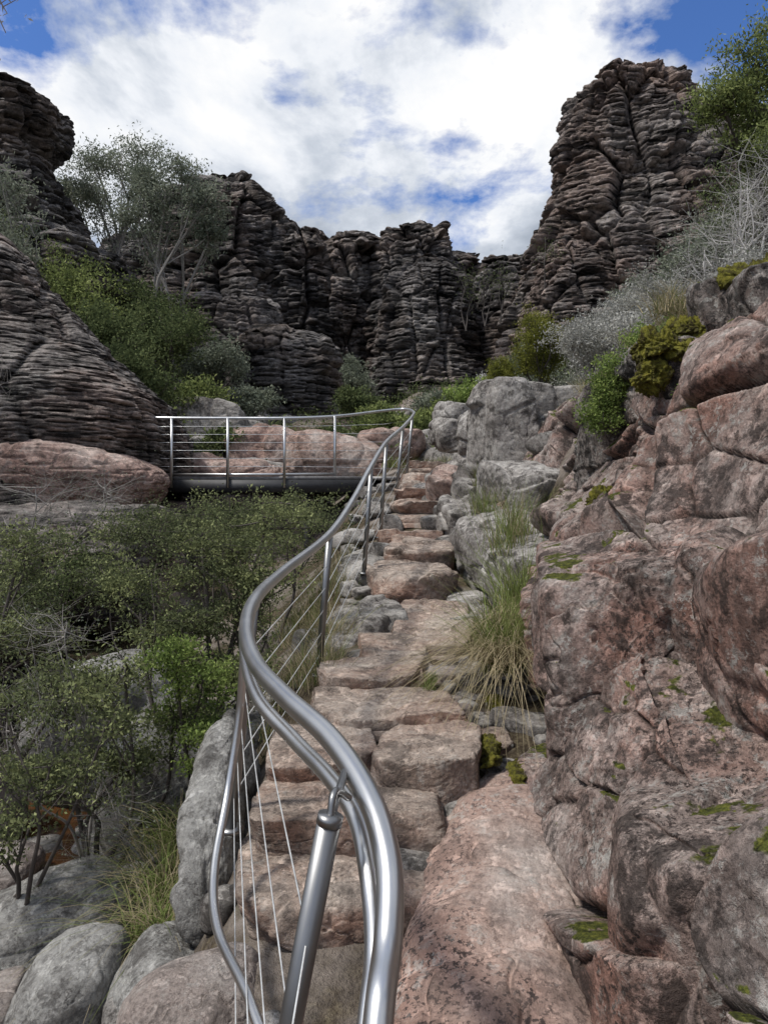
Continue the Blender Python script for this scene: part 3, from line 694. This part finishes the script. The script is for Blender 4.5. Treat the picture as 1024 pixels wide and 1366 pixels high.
plant('bare_shrub', (-3.9, 8.6, -1.2), [(-3.9, 8.4, .15, .9, .6, .4), (-3.2, 8.6, .2, .6, .5, .4)], .02, .01, 1500, 7, .018, M_barkg, LM_gum, nsub=20, ntw=8, spread=.15)
plant('bare_shrub', (-5.9, 11.5, .9), [(-6.0, 11.3, 1.9, .7, .6, .8), (-6.4, 11.2, 1.2, .6, .6, .6)], .02, .01, 1200, 8, .02, M_barkg, LM_gum, nsub=18, ntw=7, spread=.15)

def bush(name, x, y, r, h, leafm, nl, seed, L=.10, W=.045, tint=0., bark=M_bark, z=None, nb=4):
    rr = np.random.default_rng(seed+3); z0 = h1(x, y) if z is None else z
    bl = []
    for i in range(nb):
        a = i/nb*6.283+rr.uniform(0, 1)
        bl.append((x+math.cos(a)*r*.5, y+math.sin(a)*r*.5, z0+h*rr.uniform(.5, .8), r*.55, r*.55, h*.32))
    bl.append((x, y, z0+h*.85, r*.5, r*.5, h*.25))
    return plant(name, (x, y, z0), bl, L, W, nl, seed, .02+r*.015, bark, leafm, nsub=8, ntw=4, spread=r*.11, tint0=tint)
k = 100
for (x, y, r, h, lm, nl) in [(-6.3, 18, 1.3, 1.9, LM_mid, 9000), (-7.4, 20, 1.5, 2.4, LM_mid, 10000), (-7.0, 23, 1.6, 2.8, LM_mid, 10000), (-9.2, 22.5, 1.8, 2.8, LM_green, 10000),
        (-8.3, 26, 1.8, 2.8, LM_mid, 10000), (-10.5, 24.5, 1.8, 2.8, LM_green, 9000), (-5.2, 20.5, 1.0, 1.5, LM_green, 6000), (-5.3, 17, .9, 1.1, LM_green, 5000), (-6.0, 26.5, 1.3, 2.0, LM_gum, 7000),
        (-4.4, 24, .9, 1.3, LM_gum, 5000), (-3.4, 35, 1.3, 2.6, LM_mid, 6000), (-1.4, 33, 1.2, 2.6, LM_gum, 6000), (2.2, 30, 1.0, 1.3, LM_gum, 5000),
        (-12, 21.5, 1.6, 2.2, LM_green, 8000), (-1.5, 21, .8, .9, LM_mid, 4000), (-.2, 23, .9, 1.0, LM_green, 5000), (1.4, 19.5, .8, 1.2, LM_green, 7000),
        (2.5, 20.5, .9, 1.5, LM_bri, 8000), (.3, 19.5, .7, .8, LM_green, 5000), (3.9, 24, 1.0, 1.2, LM_grey, 5000), (-.9, 27, .9, 1.2, LM_mid, 5000), (-2.5, 19.5, .7, .7, LM_green, 4000),
        (4.4, 20, 1.0, 1.1, LM_gum, 5000), (5.3, 27, 1.2, 1.4, LM_gum, 6000), (-3.8, 18.2, .7, .8, LM_mid, 4000)]:
    bush('heath_shrub', x, y, r, h, lm, nl, k, L=.11 if y > 15 else .06, W=.05); k += 1

plant('eucalyptus_tree', (-7.6, 26.5, h1(-7.6, 26.5)), [(-7.6, 26, 11.0, 1.2, 1.1, .7), (-6.3, 26, 10.7, 1.1, 1., .6), (-8.6, 26.5, 10.4, .9, .9, .6), (-7.0, 26, 11.7, 1.0, .9, .5), (-6.0, 26.2, 9.9, .6, .7, .4), (-8.3, 26.4, 11.7, .7, .7, .4)],
      .13, .045, 13000, 11, .08, M_barkg, LM_gum, nsub=10, ntw=5, spread=.17, tint0=.0, up=-.3)
plant('eucalyptus_tree', (-11.4, 31, h1(-11.4, 31)), [(-11.8, 31, 14.4, 1.5, 1.2, .8), (-10.2, 31, 14.7, 1.1, 1., .7), (-12.9, 31, 13.5, .9, .9, .6), (-10.0, 30.5, 13.2, 1.0, .9, .6), (-11.6, 30, 13, 1.2, 1, .7)],
      .14, .05, 14000, 12, .09, M_barkg, LM_gum, nsub=10, ntw=5, spread=.24, tint0=.2, up=-.3)
plant('eucalyptus_tree', (-8.2, 17.2, h1(-8.2, 17.2)), [(-8.3, 16.5, 7.2, .5, .5, .4), (-8.4, 16.6, 6.4, .5, .5, .4), (-8.0, 16.2, 5.6, .5, .5, .3)], .09, .03, 5000, 13, .05, M_barkg, LM_gum, nsub=9, ntw=4, spread=.12, tint0=.1)
plant('tea_tree', (7.3, 14, h1(7.3, 14)), [(6.7, 13.5, 8.0, .7, .7, .6), (7.3, 13.6, 8.8, .7, .7, .6), (6.1, 13.4, 7.3, .5, .5, .4), (6.9, 13.4, 7.2, .7, .7, .5), (7.0, 13.2, 6.4, .6, .6, .4)], .085, .03, 19000, 14, .06, M_bark, LM_green, nsub=11, ntw=5, spread=.13)
plant('bare_shrub', (5.9, 12, h1(5.9, 12)), [(5.6, 11.8, 4.8, 1.0, .8, .8), (6.3, 11.8, 5.4, .8, .8, .7)], .03, .012, 1200, 15, .03, M_bark2, LM_grey, nsub=22, ntw=9, spread=.2)
plant('bare_shrub', (4.2, 9.8, h1(4.2, 9.8)), [(4.1, 9.6, 3.2, .8, .7, .6), (4.7, 9.6, 3.7, .7, .7, .6)], .03, .012, 2000, 16, .022, M_bark2, LM_grey, nsub=22, ntw=9, spread=.15)
kk = 200
for (x, y, r, h, lm, nl, L) in [(2.9, 10.5, .7, .8, LM_grey, 9000, .045), (3.6, 11.0, .8, .9, LM_grey, 9000, .045), (3.2, 8.9, .6, .6, LM_grey, 8000, .04), (4.2, 8.6, .7, .6, LM_grey, 7000, .04), (4.6, 12.5, .9, 1.1, LM_grey, 7000, .05),
        (6.0, 14.5, 1.0, 1.3, LM_gum, 7000, .07), (7.2, 12.2, 1.0, 1.9, LM_mid, 8000, .07), (6.2, 17, 1.2, 1.4, LM_gum, 7000, .08), (8.2, 16, 1.4, 2.2, LM_mid, 8000, .08), (3.1, 14.2, .7, .7, LM_gum, 5000, .05), (9.0, 20, 1.4, 1.8, LM_gum, 7000, .08)]:
    bush('heath_shrub', x, y, r, h, lm, nl, kk, L=L, W=L*.4, bark=M_bark2 if lm is LM_grey else M_bark); kk += 1
bush('conical_shrub', 2.65, 12.8, .50, 1.4, LM_yel, 15000, 300, L=.045, W=.014, z=1.95, nb=5)
bush('conical_shrub', 2.15, 13.4, .32, .75, LM_yel, 6000, 301, L=.045, W=.014, z=1.95, nb=4)
plant('myrtle_shrub', (1.85, 6.0, .45), [(1.72, 5.5, 1.05, .20, .2, .24), (1.95, 5.4, 1.2, .18, .2, .18), (1.58, 5.4, .70, .14, .16, .20), (2.0, 5.2, .9, .16, .18, .14)], .024, .012, 13000, 20, .010, M_bark, LM_bri, nsub=11, ntw=5, spread=.03)
plant('myrtle_shrub', (2.1, 4.9, .85), [(1.95, 4.4, .82, .12, .12, .10), (1.78, 4.45, .74, .10, .12, .08)], .02, .01, 3000, 21, .008, M_bark, LM_bri, nsub=8, ntw=4, spread=.025)
plant('overhanging_tree', (-4.6, 4.6, h1(-4.6, 4.6)), [(-2.35, 4.0, 2.75, .4, .3, .25), (-2.6, 4.1, 2.9, .4, .3, .3)], .045, .014, 400, 22, .03, M_bark2, LM_grey, nsub=12, ntw=7, spread=.08)
for i, (x, y, z) in enumerate([(3.9, 36, 11.2), (4.8, 36, 11.4), (5.6, 36, 11.6), (7.2, 33.5, 12.0)]):
    plant('bare_shrub', (x, y, z-2.4), [(x, y, z, .6, .5, .9), (x+.4, y, z-.5, .5, .5, .7)], .10, .04, 220, 400+i, .04, M_bark, LM_mid, nsub=9, ntw=3, spread=.2)

def undergrowth(name, N, x0, x1, y0, y1, L, W, mat, per, sp, seed):
    r = np.random.default_rng(seed)
    x = r.uniform(x0, x1, N); y = r.uniform(y0, y1, N)
    kp = pn(np.stack([x*.6, y*.6, x*0+seed], -1)) > -.15
    x = x[kp]; y = y[kp]
    C = np.stack([x, y, hgt(x, y)+sp*.5], -1)
    V, F, idx = leaves(C, len(C)*per, (sp, sp, sp*.7), L, W, r, 1.2)
    ct = r.uniform(-.3, .3, len(C))
    t = np.clip(.5+ct[idx]+r.normal(size=len(idx))*.12, 0, 1)
    make(name, V, F, mat, tint=np.repeat(t, 4), smooth=False)
undergrowth('undergrowth', 2600, -16, 10, 16, 42, .13, .05, LM_mid, 30, .26, 1)
undergrowth('undergrowth', 800, -9, -4.2, 13, 20, .07, .03, LM_green, 34, .14, 2)
undergrowth('undergrowth', 1300, 2.6, 9, 7, 17, .05, .018, LM_grey, 34, .12, 3)
undergrowth('undergrowth', 600, 2.6, 8, 7, 17, .05, .018, LM_gum, 30, .12, 4)
undergrowth('undergrowth', 350, -3.5, -.7, 4.5, 12, .04, .016, LM_mid, 30, .08, 5)

def grass(name, spots, mat, H, seed, W=.006, lean=.6, droop=.5, tint=(.2, .9), n=150, rad=.05, seg=7):
    r = np.random.default_rng(seed); Vs = []; Fs = []; T = []; o = 0
    for (x, y, z, sc) in spots:
        a = r.uniform(0, 6.283, n); l = H*sc*r.uniform(.5, 1.15, n); ln = lean*r.uniform(.1, 1.2, n); dr = droop*r.uniform(.5, 1.6, n)
        b0 = np.stack([x+r.normal(size=n)*rad*sc, y+r.normal(size=n)*rad*sc, z+0*a], -1)
        s = np.linspace(0, 1, seg)[None, :]
        hor = l[:, None]*(ln[:, None]*s+dr[:, None]*s**2.2*.6); ver = l[:, None]*(s*np.sqrt(np.clip(1-ln[:, None]**2*.5, .1, 1))-dr[:, None]*.75*s**2.4)
        ca, sa = np.cos(a)[:, None], np.sin(a)[:, None]
        cen = np.stack([b0[:, 0:1]+hor*ca, b0[:, 1:2]+hor*sa, b0[:, 2:3]+ver], -1)
        tw = a+1.57+r.normal(size=n)*.6
        w = W*(1-s*.85)[:, :, None]*np.stack([np.cos(tw), np.sin(tw), 0*tw], -1)[:, None, :]
        V = np.stack([cen-w, cen+w], 2).reshape(-1, 3)
        j = np.arange(seg-1)[None, :]; bb = np.arange(n)[:, None]*seg*2
        F = np.stack([bb+2*j, bb+2*j+1, bb+2*j+3, bb+2*j+2], -1).reshape(-1, 4)
        Vs.append(V); Fs.append(F+o); o += len(V); T.append(np.repeat(r.uniform(*tint, n), seg*2))
    return make(name, np.concatenate(Vs), np.concatenate(Fs), mat, tint=np.concatenate(T), smooth=False)
GM = leaf_mat('grass_blade', [(0, (.42, .35, .23)), (.2, (.32, .27, .16)), (.35, (.13, .16, .05)), (.7, (.20, .25, .08)), (1, (.34, .38, .14))], .3)
grass('lomandra_tussock', [(.78, 4.7, -.93, 1.), (.72, 4.6, -.98, .8), (.92, 5.15, -.72, .95)], GM, .70, 1, W=.0034, lean=.7, droop=.32, tint=(.22, 1), n=290, rad=.07)
grass('dead_grass', [(.70, 4.55, -.90, 1.), (.78, 4.5, -.88, 1.), (.84, 4.9, -.75, .9)], GM, .50, 2, W=.0030, lean=1.15, droop=1.4, tint=(0, .25), n=360, rad=.08)
grass('lomandra_tussock', [(1.0, 6.1, -.35, 1.), (1.15, 6.5, -.2, .7), (.98, 7.6, -.05, .6), (1.15, 8.7, .3, .5)], GM, .7, 21, W=.003, lean=.5, droop=.25, tint=(.05, .8), n=160, rad=.1)
grass('grass_tuft', [(.27, 4.55, -1.1, .5), (.30, 4.75, -1.08, .4), (.42, 3.9, -1.15, .3)], GM, .3, 3, W=.003, lean=.5, n=60, tint=(.4, 1), rad=.04)
r = np.random.default_rng(9)
sp = [(x, y, h1(x, y), r.uniform(.6, 1.1)) for x, y in zip(r.uniform(-1.0, -.35, 34), r.uniform(5.0, 9.5, 34))]
grass('dry_grass', sp, GM, .5, 4, W=.003, lean=.6, droop=.4, tint=(0, .45), n=70, rad=.08)
sp = [(-1.25, 4.5, -2.05, 1.), (-1.1, 4.3, -1.95, .9), (-1.22, 4.1, -2.1, .95), (-1.08, 3.9, -2.05, .9), (-1.15, 3.6, -2.1, .8), (-1.0, 3.45, -2.0, .6)]
grass('lomandra_tussock', sp, GM, .62, 5, W=.0035, lean=.7, droop=.7, tint=(.0, .75), n=190, rad=.07)
sp = [(x, y, z, r.uniform(.6, 1.)) for x, y, z in zip(r.uniform(2.15, 3.2, 70), r.uniform(5.5, 6.6, 70), r.uniform(1.2, 1.55, 70))]
grass('dry_grass', sp, GM, .38, 6, W=.0035, lean=.7, droop=.5, tint=(0, .4), n=90, rad=.08)
sp = [(x, y, h1(x, y)+.12, r.uniform(.5, 1.)) for x, y in zip(r.uniform(2.3, 4.5, 60), r.uniform(6.5, 9, 60))]
grass('dry_grass', sp, GM, .35, 8, W=.004, lean=.7, droop=.4, tint=(0, .4), n=70, rad=.08)
sp = [(x, y, h1(x, y), r.uniform(.5, 1.)) for x, y in zip(r.uniform(-5, 3, 80), r.uniform(14.5, 20, 80))]
grass('dry_grass', sp, GM, .5, 7, W=.006, lean=.7, droop=.4, tint=(0, .8), n=40, rad=.12)

def moss(c, s, seed, rot=(0, 0, 0)):
    V, F = rockmesh(c, s, rot=rot, seed=seed, n=80, k=5, box=False, cuts=10, amp=.30, sc=4, crack=0)
    Q = V*38
    F1, F2, ID, DV = worley(Q); n = V-np.array(c); n /= np.linalg.norm(n, axis=1)[:, None]+1e-9
    V = V+n*(.020*(1-F1))[:, None]
    make('moss_patch', V, F, M_moss)
for i, (c, s, ro) in enumerate([((1.72, 4.55, .97), (.21, .22, .085), (0, 12, 0)), ((1.98, 4.65, 1.08), (.22, .24, .085), (0, 8, 0)), ((1.61, 4.5, .84), (.08, .12, .10), (0, 30, 0)), ((2.32, 4.2, 1.38), (.34, .3, .055), (0, -6, 0)), ((2.06, 4.0, 1.16), (.10, .16, .09), (0, 30, 0)), ((2.2, 4.6, 1.25), (.16, .2, .07), (0, -6, 0)),
        ((1.32, 4.5, .05), (.10, .12, .07), (0, 20, 0)), ((1.55, 4.3, .05), (.12, .1, .05), (0, 0, 0)), ((.52, 3.72, -1.18), (.035, .18, .05), (0, 0, 0)), ((.66, 4.5, -1.16), (.05, .14, .04), (0, 0, 0)), ((.40, 3.3, -1.38), (.04, .09, .04), (0, 0, 0)), ((-.02, 2.62, -1.68), (.12, .08, .05), (0, 0, 0)), ((.93, 5.0, -.95), (.08, .12, .05), (0, 0, 0)),
        ((.62, 3.5, -1.26), (.03, .16, .05), (0, 0, -6))]):
    moss(c, s, 500+i, ro)

# ------------------------------------------------------------------ world + sun
w = bpy.data.worlds.new('World'); scene.world = w; w.use_nodes = True
try: w.cycles.sampling_method = 'MANUAL'; w.cycles.sample_map_resolution = 512
except Exception: pass
nt = NT(w); nt.n.clear()
S = Vector((-.48, -.22, .84)).normalized()
el = math.asin(S.z); az = math.atan2(S.x, S.y)
sky = nt.add('ShaderNodeTexSky', sky_type='NISHITA'); sky.sun_disc = False; sky.sun_elevation = el; sky.sun_rotation = az
bg1 = nt.add('ShaderNodeBackground', {0: nt.mix(1., sky.outputs[0], (.55, .82, 1.3, 1), 'MULTIPLY'), 1: .12})
tc = nt.add('ShaderNodeTexCoord').outputs['Generated']
sep = nt.add('ShaderNodeSeparateXYZ', {0: tc})
den = nt.math('ADD', nt.math('MAXIMUM', sep.outputs[2], 0.), .35)
cv = nt.add('ShaderNodeCombineXYZ', {0: nt.math('DIVIDE', sep.outputs[0], den), 1: nt.math('DIVIDE', sep.outputs[1], den), 2: 0.})
mp = nt.add('ShaderNodeMapping', {'Vector': cv, 'Location': (5.06, 3.02, 0)})
n1 = nt.noise(mp, 3.0, 8, .58, .15)
mask = nt.ramp(n1, [(.395, G(0)), (.49, G(1))])
n2 = nt.noise(mp, 2.6, 7, .6, .2)
ccol = nt.ramp(n2, [(.38, (.40, .45, .53)), (.48, (.60, .65, .73)), (.55, (.86, .89, .94)), (.62, (1.0, 1.0, 1.0))])
bg2 = nt.add('ShaderNodeBackground', {0: ccol, 1: 1.02})
mx = nt.add('ShaderNodeMixShader', {0: mask, 1: bg1.outputs[0], 2: bg2.outputs[0]})
out = nt.add('ShaderNodeOutputWorld'); nt.l.new(mx.outputs[0], out.inputs[0])

sl = bpy.data.lights.new('sun', 'SUN'); sl.energy = 3.5; sl.angle = math.radians(7); sl.color = (1, .96, .90)
so = bpy.data.objects.new('sun', sl); scene.collection.objects.link(so)
so.rotation_euler = S.to_track_quat('Z', 'Y').to_euler(); so.location = (0, 0, 30)

scene.view_settings.view_transform = 'Standard'; scene.view_settings.look = 'None'; scene.view_settings.exposure = 0
cam = bpy.data.cameras.new('camera'); cam.sensor_fit = 'VERTICAL'; cam.sensor_height = 36; cam.lens = 26.35; cam.clip_end = 2000; cam.clip_start = .02
co = bpy.data.objects.new('camera', cam); scene.collection.objects.link(co); co.location = (0, 0, 0); co.rotation_euler = (math.pi/2, 0, 0)
scene.camera = co
